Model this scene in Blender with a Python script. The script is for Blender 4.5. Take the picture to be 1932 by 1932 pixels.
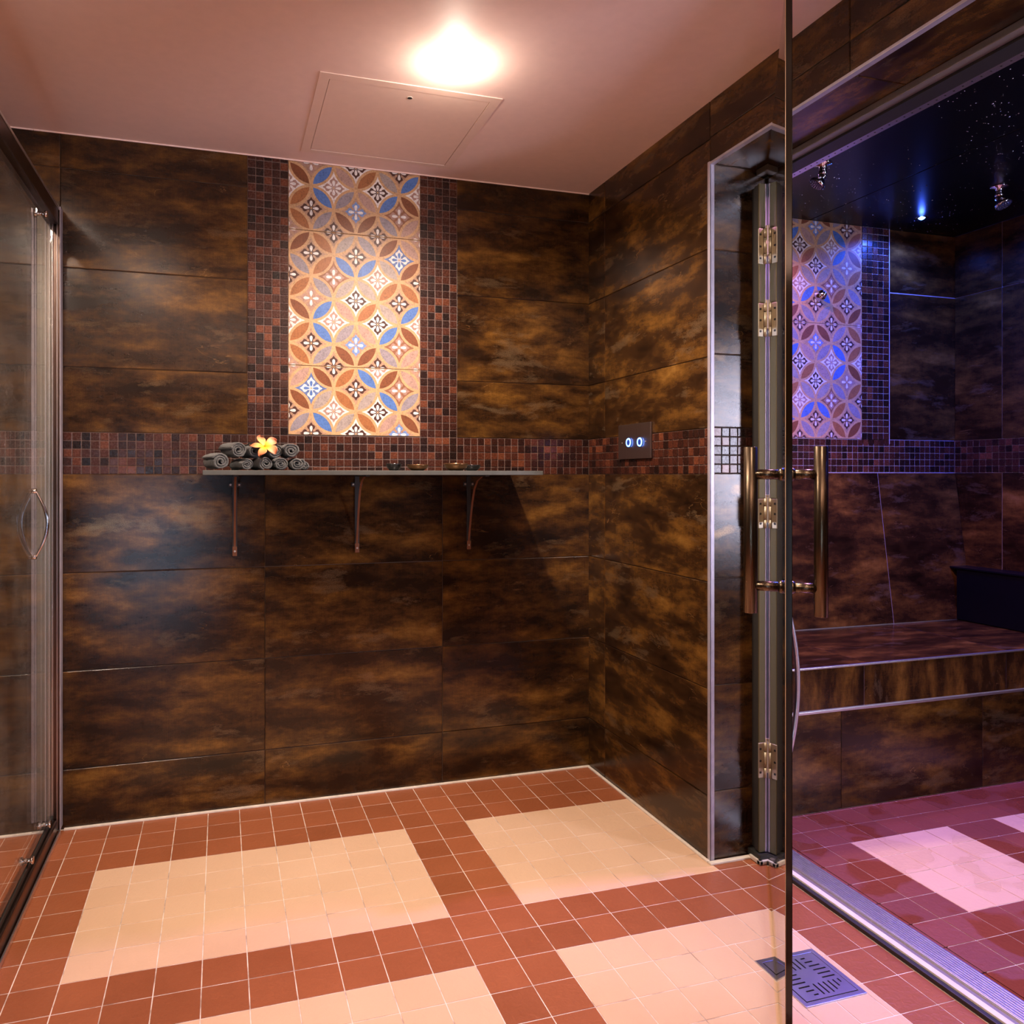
import bpy, bmesh, math, random
from mathutils import Vector, Matrix, noise
R = math.radians
random.seed(7)
for o in list(bpy.data.objects): bpy.data.objects.remove(o)
SC = bpy.context.scene
COL = SC.collection

# ------------------------------------------------------------------ camera
TH = 0.2884
cam_d = bpy.data.cameras.new('camera'); cam = bpy.data.objects.new('camera', cam_d); COL.objects.link(cam)
cam.location = (0, 0, 1.124); cam.rotation_euler = (R(90), 0, -TH)
cam_d.sensor_width = 36; cam_d.lens = 1430 / 1932 * 36
cam_d.shift_x = (966 - 842) / 1932; cam_d.shift_y = -(966 - 897) / 1932
cam_d.clip_start = 0.02
SC.camera = cam
# ------------------------------------------------------------------ world, view
w = bpy.data.worlds.new('world'); SC.world = w; w.use_nodes = True
w.node_tree.nodes['Background'].inputs[0].default_value = (0.02, 0.015, 0.015, 1)
w.node_tree.nodes['Background'].inputs[1].default_value = 0.3
vs = SC.view_settings
vs.view_transform = 'Standard'; vs.look = 'None'; vs.gamma = 1; vs.use_curve_mapping = False
vs.exposure = 0.0
CEIL = 2.21; YB = 2.65; XR = 1.36

# ------------------------------------------------------------------ light settings used by the lamp builders below
WARM = (1.0, 0.80, 0.66)
LAMPS = [  # x, y, watts, colour : ceiling downlights of the changing area and the shower; third and last added as unseen fill
    (0.593, 1.909, 148, WARM), (-0.40, 0.98, 22, WARM), (0.75, 0.45, 7, WARM), (-0.74, 1.50, 100, WARM), (0.1, -0.6, 8, WARM)]
LEDS = [   # steam room ceiling leds; last two added out of view to tint the room
    (2.83, 2.493, 26, (0.05, 0.12, 1.0), 160), (2.035, 2.42, 34, (0.62, 0.32, 1.0), 150), (1.90, 1.80, 110, (0.95, 0.42, 0.85), 118), (2.72, 1.75, 150, (0.03, 0.08, 1.0), 160)]

def spot(name, loc, watts, color, size=R(150), blend=0.6, rad=0.03):
    l = bpy.data.lights.new(name, 'SPOT'); l.energy = watts; l.color = color; l.spot_size = size; l.spot_blend = blend; l.shadow_soft_size = rad
    return l

# ------------------------------------------------------------------ node helpers
class NT:
    def __init__(s, name):
        s.m = bpy.data.materials.new(name); s.m.use_nodes = True; s.t = s.m.node_tree
        s.p = s.t.nodes['Principled BSDF']; s.out = s.t.nodes['Material Output']
    def n(s, typ, **kw):
        nd = s.t.nodes.new(typ)
        for k, v in kw.items():
            if k in nd.inputs: nd.inputs[k].default_value = v
            else: setattr(nd, k, v)
        return nd
    def l(s, a, b): s.t.links.new(a, b)
    def uv(s): return s.n('ShaderNodeTexCoord').outputs['UV']
    def obj(s): return s.n('ShaderNodeTexCoord').outputs['Object']
    def mapping(s, src, scale=(1, 1, 1), loc=(0, 0, 0), rot=(0, 0, 0)):
        m = s.n('ShaderNodeMapping'); m.inputs['Scale'].default_value = scale; m.inputs['Location'].default_value = loc; m.inputs['Rotation'].default_value = rot
        s.l(src, m.inputs['Vector']); return m.outputs[0]
    def noise(s, src, scale, detail=4, rough=0.5, dist=0.0):
        n = s.n('ShaderNodeTexNoise'); n.inputs['Scale'].default_value = scale; n.inputs['Detail'].default_value = detail
        n.inputs['Roughness'].default_value = rough; n.inputs['Distortion'].default_value = dist
        s.l(src, n.inputs['Vector']); return n.outputs['Fac']
    def ramp(s, fac, stops, interp='LINEAR'):
        r = s.n('ShaderNodeValToRGB'); r.color_ramp.interpolation = interp; e = r.color_ramp.elements
        while len(e) > 1: e.remove(e[-1])
        for i, (p, c) in enumerate(stops):
            if not isinstance(c, tuple): c = (c, c, c)
            x = e[0] if i == 0 else e.new(p)
            x.position = p; x.color = (*c[:3], 1)
        s.l(fac, r.inputs[0]); return r.outputs[0]
    def math(s, op, a, b=None, clamp=False):
        m = s.n('ShaderNodeMath', operation=op, use_clamp=clamp)
        for i, v in enumerate((a, b)):
            if v is None: continue
            if isinstance(v, (int, float)): m.inputs[i].default_value = v
            else: s.l(v, m.inputs[i])
        return m.outputs[0]
    def mix(s, fac, a, b, typ='MIX'):
        m = s.n('ShaderNodeMix', data_type='RGBA', blend_type=typ)
        for sock, v in ((m.inputs[0], fac), (m.inputs[6], a), (m.inputs[7], b)):
            if isinstance(v, (int, float)): sock.default_value = v
            elif isinstance(v, tuple): sock.default_value = (*v[:3], 1)
            else: s.l(v, sock)
        return m.outputs[2]
    def bump(s, h, strength=0.2, dist=0.01):
        b = s.n('ShaderNodeBump'); b.inputs['Strength'].default_value = strength; b.inputs['Distance'].default_value = dist
        s.l(h, b.inputs['Height']); s.l(b.outputs[0], s.p.inputs['Normal'])
    def base(s, v):
        if isinstance(v, tuple): s.p.inputs['Base Color'].default_value = (*v[:3], 1)
        else: s.l(v, s.p.inputs['Base Color'])
    def setp(s, **kw):
        for k, v in kw.items():
            k = {'metal': 'Metallic', 'rough': 'Roughness', 'spec': 'Specular IOR Level', 'coat': 'Coat Weight', 'coatr': 'Coat Roughness', 'aniso': 'Anisotropic'}.get(k, k)
            if isinstance(v, (int, float)): s.p.inputs[k].default_value = v
            else: s.l(v, s.p.inputs[k])

def simple(name, col, rough=0.5, metal=0.0, spec=0.5, vary=1.0):
    t = NT(name); src = t.obj()
    f = t.noise(src, 35, 3)
    t.base(t.mix(t.ramp(f, [(0.3, 0.0), (0.7, 1.0)]), tuple(c * (1 - 0.12 * vary) for c in col), tuple(min(1, c * (1 + 0.08 * vary)) for c in col)))
    t.setp(rough=rough, metal=metal, spec=spec)
    return t.m

def oxide_tile(name, rot=False):
    t = NT(name); uv = t.uv()
    if rot: uv = t.mapping(uv, rot=(0, 0, R(90)))
    big = t.noise(t.mapping(uv, (1.3, 4.2, 1)), 2.2, 5, 0.55, 0.25)
    mid = t.noise(t.mapping(uv, (3.0, 6.5, 1), (5, 3, 0)), 3.4, 10, 0.68, 0.15)
    fine = t.noise(t.mapping(uv, (1, 1.3, 1)), 380, 5, 0.75)
    grain = t.noise(t.mapping(uv, (90, 700, 1)), 1.0, 2, 0.5)
    vert = t.noise(t.mapping(uv, (300, 14, 1)), 1.0, 3, 0.6)
    s = t.math('ADD', t.math('MULTIPLY', big, 0.60), t.math('MULTIPLY', mid, 0.40))
    s = t.math('ADD', s, t.math('MULTIPLY', t.math('SUBTRACT', fine, 0.5), 0.22))
    s = t.math('ADD', s, t.math('MULTIPLY', t.math('SUBTRACT', vert, 0.5), 0.06))
    c = t.ramp(s, [(0.37, (0.0085, 0.0036, 0.0017)), (0.47, (0.029, 0.0120, 0.0042)), (0.53, (0.062, 0.026, 0.0065)), (0.585, (0.112, 0.049, 0.010)), (0.65, (0.180, 0.084, 0.017)), (0.76, (0.29, 0.155, 0.042))])
    # pale worn speckle
    worn = t.noise(t.mapping(uv, (1.4, 4.0, 1), (11, 7, 0)), 2.2, 8, 0.7, 0.2)
    wm = t.math('MULTIPLY', t.ramp(worn, [(0.57, 0.0), (0.70, 1.0)]), t.ramp(fine, [(0.40, 0.0), (0.56, 1.0)]))
    c = t.mix(t.math('MULTIPLY', wm, 0.62), c, (0.34, 0.22, 0.115))
    # thin scratched veins
    v = t.noise(t.mapping(uv, (2.2, 8.0, 1), (3, 9, 0)), 1.5, 4, 0.55, 0.8)
    line = t.ramp(t.math('ABSOLUTE', t.math('SUBTRACT', v, 0.5)), [(0.0, 1.0), (0.0022, 0.0)])
    vm = t.ramp(t.noise(t.mapping(uv, (1, 1, 1), (2, 2, 0)), 7, 2), [(0.60, 0.0), (0.64, 1.0)])
    c = t.mix(t.math('MULTIPLY', t.math('MULTIPLY', line, vm), 0.45), c, (0.28, 0.15, 0.055))
    t.base(c)
    rg = t.math('ADD', t.ramp(worn, [(0.42, 0.19), (0.66, 0.14)]), t.math('MULTIPLY', t.math('SUBTRACT', fine, 0.5), 0.22))
    t.setp(rough=rg, metal=t.math('ADD', 0.06, t.math('MULTIPLY', wm, 0.6)), spec=0.42)
    h = t.math('ADD', t.math('MULTIPLY', fine, 0.7), t.math('MULTIPLY', mid, 0.15))
    t.bump(h, 0.14, 0.0014)
    return t.m

def mosaic(name):
    t = NT(name); uv = t.uv(); sp = t.n('ShaderNodeSeparateXYZ'); t.l(uv, sp.inputs[0])
    ob = t.obj()
    f = t.noise(ob, 140, 4, 0.6)
    x = t.math('ADD', sp.outputs[0], t.math('MULTIPLY', t.math('SUBTRACT', f, 0.5), 0.18))
    c = t.ramp(x, [(0.0, (0.010, 0.004, 0.003)), (0.22, (0.022, 0.0065, 0.004)), (0.5, (0.042, 0.0115, 0.0065)), (0.85, (0.068, 0.018, 0.009)), (1.0, (0.14, 0.040, 0.017))])
    t.base(c)
    t.setp(rough=t.math('ADD', 0.16, t.math('MULTIPLY', f, 0.22)), metal=0.12, spec=0.55)
    t.bump(t.noise(ob, 60, 3, 0.5), 0.10, 0.003)
    return t.m

def floor_tile(name, c1, c2, rough=0.42, wet=False):
    t = NT(name); ob = t.obj(); uv = t.uv(); sp = t.n('ShaderNodeSeparateXYZ'); t.l(uv, sp.inputs[0])
    f = t.noise(ob, 9, 5, 0.6); g = t.noise(ob, 220, 3, 0.6)
    fac = t.math('ADD', t.math('MULTIPLY', sp.outputs[0], 0.45), t.math('ADD', t.math('MULTIPLY', f, 0.45), t.math('MULTIPLY', g, 0.12)))
    t.base(t.mix(fac, c1, c2))
    if wet:
        wm = t.noise(ob, 5.5, 2, 0.4, 0.4)
        t.setp(rough=t.ramp(wm, [(0.46, 0.12), (0.50, 0.50)]), spec=0.6)
    else:
        t.setp(rough=t.math('ADD', rough - 0.05, t.math('MULTIPLY', f, 0.1)), spec=0.4)
    h = t.math('ADD', t.noise(ob, 75, 3, 0.5, 0.6), t.math('MULTIPLY', g, 0.15))
    t.bump(h, 0.34, 0.0035)
    return t.m

def brushed(name, col, rough=0.28, vertical=True, metal=1.0):
    t = NT(name); ob = t.obj()
    s = t.noise(t.mapping(ob, (400, 400, 3) if vertical else (6, 6, 500)), 1, 3, 0.6)
    t.base(t.mix(s, tuple(c * 0.8 for c in col), tuple(min(1, c * 1.1) for c in col)))
    t.setp(rough=t.math('ADD', rough - 0.06, t.math('MULTIPLY', s, 0.12)), metal=metal)
    return t.m

def glass_mat(name, tint=(0.96, 0.97, 0.96), film=0.0):
    t = NT(name); t.t.nodes.remove(t.p)
    lw = t.n('ShaderNodeLayerWeight'); lw.inputs['Blend'].default_value = 0.5
    f = t.math('POWER', lw.outputs['Facing'], 5.0)
    f = t.math('ADD', t.math('MULTIPLY', f, 0.96), 0.035, clamp=True)
    tr = t.n('ShaderNodeBsdfTransparent'); tr.inputs[0].default_value = (*tint, 1)
    gl = t.n('ShaderNodeBsdfGlossy'); gl.inputs[0].default_value = (1, 1, 1, 1); gl.inputs['Roughness'].default_value = 0.0
    mx = t.n('ShaderNodeMixShader'); t.l(f, mx.inputs[0]); t.l(tr.outputs[0], mx.inputs[1]); t.l(gl.outputs[0], mx.inputs[2])
    last = mx
    if film > 0:   # dried water marks on the pane
        df = t.n('ShaderNodeBsdfDiffuse'); df.inputs[0].default_value = (0.8, 0.8, 0.8, 1)
        ob = t.obj()
        k = t.math('MULTIPLY', t.ramp(t.noise(ob, 5, 4, 0.6), [(0.35, 0.15), (0.7, 1.0)]), t.ramp(t.noise(ob, 160, 2, 0.7), [(0.45, 0.3), (0.7, 1.0)]))
        m2 = t.n('ShaderNodeMixShader'); t.l(t.math('MULTIPLY', k, film), m2.inputs[0]); t.l(mx.outputs[0], m2.inputs[1]); t.l(df.outputs[0], m2.inputs[2]); last = m2
    t.l(last.outputs[0], t.out.inputs[0])
    return t.m

def emit(name, col, strength):
    t = NT(name); t.base((0.1, 0.1, 0.1)); t.p.inputs['Emission Color'].default_value = (*col, 1); t.p.inputs['Emission Strength'].default_value = strength
    return t.m

M = {}
M['oxide'] = oxide_tile('oxidised_brown_tile'); M['oxide_v'] = oxide_tile('oxidised_brown_tile_upright', True)
M['grout_d'] = simple('dark_grout', (0.10, 0.065, 0.05), 0.7)
M['grout_m'] = simple('mosaic_grout', (0.18, 0.115, 0.095), 0.5)
M['grout_s'] = simple('pale_grout', (0.42, 0.36, 0.36), 0.7)
M['mosaic'] = mosaic('copper_mosaic')
M['red'] = floor_tile('terracotta_floor_tile', (0.22, 0.062, 0.022), (0.37, 0.115, 0.046))
M['beige'] = floor_tile('beige_floor_tile', (0.64, 0.405, 0.25), (0.71, 0.475, 0.315))
M['redw'] = floor_tile('wet_terracotta_floor_tile', (0.15, 0.034, 0.020), (0.25, 0.060, 0.036), wet=True)
M['beigew'] = floor_tile('wet_beige_floor_tile', (0.62, 0.38, 0.25), (0.72, 0.46, 0.32), wet=True)
gt = NT('floor_grout'); f_ = gt.noise(gt.obj(), 14, 4, 0.6)
gt.base(gt.ramp(f_, [(0.35, (0.40, 0.28, 0.22)), (0.5, (0.70, 0.58, 0.50)), (0.65, (0.80, 0.70, 0.62))])); gt.setp(rough=0.8); M['grout_f'] = gt.m
M['sealant'] = simple('white_sealant', (0.75, 0.66, 0.56), 0.45)
M['ceil'] = simple('ceiling_paint', (0.90, 0.68, 0.60), 0.55, vary=0.2)
M['hatch'] = simple('hatch_paint', (0.86, 0.65, 0.54), 0.5, vary=0.2)
M['gap'] = simple('shadow_gap', (0.02, 0.012, 0.01), 0.9)
M['alu'] = brushed('aluminium_trim', (0.82, 0.80, 0.82), 0.34)
M['bar'] = simple('matt_silver_bar', (0.44, 0.40, 0.46), 0.42, 0.5)
M['satin'] = brushed('satin_profile', (0.36, 0.33, 0.28), 0.46, metal=0.7)
M['chrome'] = simple('chrome', (0.85, 0.85, 0.86), 0.06, 1.0)
M['dchrome'] = simple('dark_bronze_metal', (0.16, 0.11, 0.09), 0.28, 1.0)
M['bronze'] = brushed('brushed_bronze_steel', (0.15, 0.112, 0.074), 0.28)
M['brass'] = brushed('satin_nickel_hinge', (0.44, 0.37, 0.27), 0.5, metal=0.8)
M['post'] = brushed('anodised_door_post', (0.13, 0.104, 0.050), 0.6, metal=0.6)
M['rubber_shade'] = simple('black_rubber_and_shade', (0.02, 0.018, 0.016), 0.5)
M['seal'] = simple('clear_seal', (0.62, 0.55, 0.47), 0.3)
M['steel'] = brushed('drain_steel', (0.72, 0.70, 0.72), 0.30, False)
M['glass'] = glass_mat('door_glass', (0.95, 0.95, 0.93)); M['glass2'] = glass_mat('shower_glass', (0.95, 0.95, 0.93), 0.10)
M['edge'] = simple('glass_edge', (0.014, 0.008, 0.003), 0.08, 0.2)
M['edgeb'] = simple('polished_glass_arris', (0.55, 0.36, 0.22), 0.35, 0.2)
M['black'] = simple('black_ceiling_panel', (0.003, 0.003, 0.005), 0.28, spec=0.25)
M['shelf'] = simple('slate_shelf', (0.085, 0.085, 0.075), 0.35)
M['copper'] = simple('aged_copper', (0.17, 0.060, 0.024), 0.5, 0.3)
M['screw'] = simple('screw_steel', (0.6, 0.55, 0.5), 0.3, 1.0)
M['bowl_black'] = simple('black_glaze', (0.015, 0.013, 0.013), 0.12)
M['bowl_bronze'] = simple('bronze_bowl', (0.20, 0.10, 0.045), 0.25, 0.8)
M['bowl_in'] = simple('copper_bowl_inside', (0.55, 0.28, 0.14), 0.3, 0.8)
M['plate'] = brushed('switch_plate', (0.40, 0.33, 0.31), 0.34)
M['blue_ring'] = emit('blue_led_ring', (0.10, 0.28, 1.0), 9); M['blue_core'] = simple('blue_button', (0.02, 0.05, 0.35), 0.3)
M['lamp'] = emit('lamp_face', (1.0, 0.86, 0.70), 60); M['white'] = simple('lamp_bezel', (0.8, 0.7, 0.6), 0.35)
M['led_b'] = emit('blue_led_face', (0.12, 0.30, 1.0), 25)
M['led_p'] = emit('violet_led_face', (0.8, 0.4, 1.0), 15)
M['globe'] = emit('globe_glow', (1.0, 0.72, 0.56), 26)
M['added_pane'] = emit('added_pane_glow', (0.50, 0.72, 1.0), 16.0)
M['added_panel'] = emit('added_panel_face', (0.74, 0.74, 1.0), 60.0)
M['paint'] = simple('dark_wall_paint', (0.10, 0.06, 0.05), 0.7)
M['water'] = simple('water_drop', (0.5, 0.5, 0.6), 0.03, 0.6)
M['nozzle'] = simple('nozzle_blue_rubber', (0.05, 0.08, 0.25), 0.4)
M['silver_hose'] = brushed('silver_hose', (0.78, 0.74, 0.80), 0.35)
tw = NT('charcoal_terry'); o_ = tw.obj(); a_ = tw.noise(o_, 420, 3, 0.7); b_ = tw.noise(o_, 150, 4, 0.6)
tw.base(tw.mix(tw.ramp(a_, [(0.3, 0.0), (0.7, 1.0)]), (0.030, 0.029, 0.029), (0.16, 0.155, 0.145))); tw.setp(rough=0.95, spec=0.1)
tw.p.inputs['Sheen Weight'].default_value = 0.3
tw.bump(tw.math('ADD', a_, b_), 1.0, 0.004); M['towel'] = tw.m
# patterned tile: colour comes from the printed motif stored on the faces, plus speckle
pt = NT('printed_pattern_tile'); va = pt.n('ShaderNodeVertexColor'); va.layer_name = 'Col'
n1 = pt.noise(pt.obj(), 160, 5, 0.75); n2 = pt.noise(pt.obj(), 40, 5, 0.65)
k1 = pt.ramp(pt.math('ADD', pt.math('MULTIPLY', n1, 0.6), pt.math('MULTIPLY', n2, 0.4)), [(0.36, 0.62), (0.5, 1.0), (0.66, 1.22)])
pt.base(pt.mix(1.0, pt.mix(1.0, va.outputs[0], (0.74, 0.76, 0.84), 'MULTIPLY'), k1, 'MULTIPLY')); pt.setp(rough=0.42, spec=0.3); M['pattern'] = pt.m
# flower
fl = NT('frangipani_petal'); uvf = fl.uv(); sp_ = fl.n('ShaderNodeSeparateXYZ'); fl.l(uvf, sp_.inputs[0])
fl.base(fl.ramp(sp_.outputs[0], [(0.0, (0.90, 0.36, 0.0)), (0.22, (0.92, 0.50, 0.03)), (0.42, (0.85, 0.38, 0.12)), (0.70, (0.68, 0.21, 0.09)), (1.0, (0.50, 0.11, 0.05))]))
fl.setp(rough=0.5); fl.p.inputs['Subsurface Weight'].default_value = 0.1; M['petal'] = fl.m

# ------------------------------------------------------------------ mesh builder
class MB:
    def __init__(s): s.v = []; s.f = []; s.mi = []; s.uv = []; s.mats = []; s.sm = []; s.cols = []
    def mat(s, m):
        if m not in s.mats: s.mats.append(m)
        return s.mats.index(m)
    def face(s, idx, m, uv=None, smooth=False, col=None):
        s.f.append(tuple(idx)); s.mi.append(s.mat(m)); s.uv.append(uv); s.sm.append(smooth); s.cols.append(col)
    def poly(s, pts, m, uv=None, col=None, smooth=False):
        b = len(s.v); s.v += [tuple(p) for p in pts]; s.face(range(b, b + len(pts)), m, uv, smooth, col)
    def box(s, a, b, m, mtx=None, bev=0.0):
        bm = bmesh.new(); bmesh.ops.create_cube(bm, size=1)
        for v in bm.verts:
            v.co = Vector([(a[i] + b[i]) / 2 + v.co[i] * (b[i] - a[i]) for i in range(3)])
        if bev: bmesh.ops.bevel(bm, geom=bm.edges[:], offset=bev, segments=2, affect='EDGES', profile=0.6)
        s.bm(bm, m, mtx); 
    def bm(s, bm, m, mtx=None, smooth=False):
        b = len(s.v); bm.verts.ensure_lookup_table(); bm.verts.index_update()
        for v in bm.verts: s.v.append(tuple((mtx @ v.co) if mtx else v.co))
        for f in bm.faces: s.face([b + v.index for v in f.verts], m, None, smooth)
        bm.free()
    def lathe(s, prof, m, seg=32, mtx=None, cap=True):
        """profile of (r, z) pairs about z"""
        b = len(s.v); mtx = mtx or Matrix()
        for r, z in prof:
            for k in range(seg):
                a = 2 * math.pi * k / seg; s.v.append(tuple(mtx @ Vector((r * math.cos(a), r * math.sin(a), z))))
        for i in range(len(prof) - 1):
            for k in range(seg):
                k2 = (k + 1) % seg
                s.face((b + i * seg + k, b + i * seg + k2, b + (i + 1) * seg + k2, b + (i + 1) * seg + k), m, None, True)
        if cap:
            s.face([b + k for k in range(seg)][::-1], m); s.face([b + (len(prof) - 1) * seg + k for k in range(seg)], m)
    def tube(s, pts, r, m, seg=14, cap=True):
        pts = [Vector(p) for p in pts]; b = len(s.v); n = len(pts); up = None
        rr = r if isinstance(r, (list, tuple)) else [r] * n
        for i, p in enumerate(pts):
            d = (pts[min(i + 1, n - 1)] - pts[max(i - 1, 0)]).normalized()
            if up is None: up = Vector((0, 0, 1)) if abs(d.z) < 0.9 else Vector((0, 1, 0))
            x = d.cross(up).normalized(); up = x.cross(d).normalized()
            for k in range(seg):
                a = 2 * math.pi * k / seg; s.v.append(tuple(p + (x * math.cos(a) + up * math.sin(a)) * rr[i]))
        for i in range(n - 1):
            for k in range(seg):
                k2 = (k + 1) % seg
                s.face((b + i * seg + k, b + i * seg + k2, b + (i + 1) * seg + k2, b + (i + 1) * seg + k), m, None, True)
        if cap:
            s.face([b + k for k in range(seg)][::-1], m); s.face([b + (n - 1) * seg + k for k in range(seg)], m)
    def build(s, name, parent=None, loc=None):
        me = bpy.data.meshes.new(name)
        off = Vector(loc) if loc is not None else Vector((0, 0, 0))
        me.from_pydata([tuple(Vector(v) - off) for v in s.v], [], s.f)
        for m in s.mats: me.materials.append(m)
        me.polygons.foreach_set('material_index', s.mi); me.polygons.foreach_set('use_smooth', s.sm)
        if any(u is not None for u in s.uv):
            L = me.uv_layers.new(name='UVMap'); k = 0
            for u, p in zip(s.uv, s.f):
                for j in range(len(p)):
                    if u is not None: L.data[k + j].uv = u[j] if isinstance(u, list) else u
                k += len(p)
        if any(c is not None for c in s.cols):
            A = me.color_attributes.new('Col', 'FLOAT_COLOR', 'CORNER'); k = 0
            for c, p in zip(s.cols, s.f):
                c = c or (0.3, 0.2, 0.15)
                for j in range(len(p)): A.data[k + j].color = (*c, 1)
                k += len(p)
        me.validate(); me.update()
        o = bpy.data.objects.new(name, me); COL.objects.link(o)
        if parent is not None:
            o.parent = parent
            o.location = off - parent_world(parent)
        else: o.location = off
        return o

def parent_world(p):
    v = Vector((0, 0, 0))
    while p is not None: v += Vector(p.location); p = p.parent
    return v
def tag(o, label=None, cat=None, group=None, kind=None):
    if label: o['label'] = label
    if cat: o['category'] = cat
    if group: o['group'] = group
    if kind: o['kind'] = kind
    return o
def empty(name, loc, label, cat, group=None):
    o = bpy.data.objects.new(name, None); COL.objects.link(o); o.location = loc; o.empty_display_size = 0.05
    return tag(o, label, cat, group)
def struct(mb, name): return tag(mb.build(name), kind='structure')

class Plane:
    """tile-laying plane: origin, u axis, v axis; normal = outward"""
    def __init__(s, o, u, v, n): s.o, s.u, s.v, s.n = map(Vector, (o, u, v, n)); s.flip = s.u.cross(s.v).dot(s.n) < 0
    def p(s, a, b, d=0): return s.o + s.u * a + s.v * b + s.n * d
    def quad(s, mb, u0, u1, v0, v1, m, d=0, uv=None):
        q = [s.p(u0, v0, d), s.p(u1, v0, d), s.p(u1, v1, d), s.p(u0, v1, d)]
        if s.flip: q = q[::-1]
        mb.poly(q, m, uv)
    def tile(s, mb, u0, u1, v0, v1, m, h=0.003, bev=0.0015, gap=0.0015, uvmode='m', jit=0.0, rseed=None):
        u0 += gap; u1 -= gap; v0 += gap; v1 -= gap
        if u1 - u0 < 0.004 or v1 - v0 < 0.004: return
        rx, ry = random.random(), random.random()
        j = [random.uniform(-jit, jit) for _ in range(3)]
        b = len(mb.v)
        lo = [(u0, v0), (u1, v0), (u1, v1), (u0, v1)]; hi = [(u0 + bev, v0 + bev), (u1 - bev, v0 + bev), (u1 - bev, v1 - bev), (u0 + bev, v1 - bev)]
        hj = [h + j[0], h + j[0] + j[1], h + j[1] + j[2], h + j[2]]
        for a, c in lo: mb.v.append(tuple(s.p(a, c, 0)))
        for (a, c), hh in zip(lo, hj): mb.v.append(tuple(s.p(a, c, hh - bev * 0.7)))
        for (a, c), hh in zip(hi, hj): mb.v.append(tuple(s.p(a, c, hh)))
        def U(pts):
            if uvmode == 'm': return [(a + rx * 37.0, c + ry * 23.0) for a, c in pts]
            return (rx, ry)
        fs = []
        for k in range(4):
            k2 = (k + 1) % 4
            fs.append(((b + k, b + k2, b + 4 + k2, b + 4 + k), [lo[k], lo[k2], lo[k2], lo[k]]))
            fs.append(((b + 4 + k, b + 4 + k2, b + 8 + k2, b + 8 + k), [lo[k], lo[k2], hi[k2], hi[k]]))
        fs.append(((b + 8, b + 9, b + 10, b + 11), hi))
        for idx, pts in fs:
            if s.flip: idx = idx[::-1]; pts = pts[::-1]
            mb.face(idx, m, U(pts))
    def grid(s, mb, us, vs_, m, **kw):
        for i in range(len(us) - 1):
            for k in range(len(vs_) - 1): s.tile(mb, us[i], us[i + 1], vs_[k], vs_[k + 1], m, **kw)
    def mosaic(s, mb, u0, u1, v0, v1, pitch=0.0268, nu=None, nv=None):
        nu = nu or max(1, round((u1 - u0) / pitch)); nv = nv or max(1, round((v1 - v0) / pitch))
        s.grid(mb, [u0 + (u1 - u0) * i / nu for i in range(nu + 1)], [v0 + (v1 - v0) * k / nv for k in range(nv + 1)], M['mosaic'], h=0.0028, bev=0.0012, gap=0.0013, uvmode='r', jit=0.00035)

# ------------------------------------------------------------------ printed pattern panel
C_TAN = (0.50, 0.29, 0.17); C_WHITE = (0.88, 0.78, 0.66); C_BROWN = (0.24, 0.075, 0.026); C_BLUE = (0.10, 0.20, 0.46); C_GREY = (0.33, 0.27, 0.27)
C_ORNG = (0.40, 0.145, 0.045); C_PINK = (0.50, 0.30, 0.22); C_GOLD = (0.66, 0.38, 0.17); C_DARK = (0.085, 0.030, 0.020); C_CREAM = (0.90, 0.82, 0.70)
C_LT = (0.45, 0.26, 0.19); C_GT = (0.42, 0.33, 0.27)
BG = {(1, 1): ('T', 'D'), (3, 1): ('T', 'D'), (5, 1): ('B', 'W'), (2, 2): ('R', 'L'), (4, 2): ('W', 'L'), (0, 2): ('T', 'D'), (6, 2): ('T', 'D'), (1, 3): ('T', 'L'), (3, 3): ('W', 'D'), (5, 3): ('T', 'D'),
      (0, 4): ('W', 'L'), (2, 4): ('W', 'L'), (4, 4): ('W', 'D'), (6, 4): ('W', 'L'), (1, 5): ('T', 'D'), (3, 5): ('T', 'U'), (5, 5): ('R', 'L'),
      (0, 0): ('T', 'L'), (2, 0): ('T', 'D'), (4, 0): ('T', 'D'), (6, 0): ('T', 'L'), (0, 6): ('T', 'L'), (2, 6): ('T', 'D'), (4, 6): ('T', 'D'), (6, 6): ('T', 'L')}
BGC = {'T': C_TAN, 'W': C_WHITE, 'R': (0.32, 0.13, 0.06), 'B': (0.13, 0.19, 0.38)}
FLC = {'D': C_DARK, 'L': C_LT, 'W': C_CREAM, 'U': (0.20, 0.30, 0.55)}
PET = ['ROKGRP', 'GOUUKR', 'OGKKOO', 'RUPOKU', 'OUGPUR', 'OGRRGP']
PTC = {'R': C_BROWN, 'O': C_ORNG, 'U': C_BLUE, 'G': C_GREY, 'K': C_GT, 'P': C_PINK}
def clip(poly, x0, x1, y0, y1):
    for ax, val, sgn in ((0, x0, 1), (0, x1, -1), (1, y0, 1), (1, y1, -1)):
        out = []
        for i in range(len(poly)):
            a, b = poly[i - 1], poly[i]; da, db = (a[ax] - val) * sgn, (b[ax] - val) * sgn
            if (da >= 0) != (db >= 0):
                t = da / (da - db); out.append((a[0] + (b[0] - a[0]) * t, a[1] + (b[1] - a[1]) * t))
            if db >= 0: out.append(b)
        poly = out
        if len(poly) < 3: return []
    return poly
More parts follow.
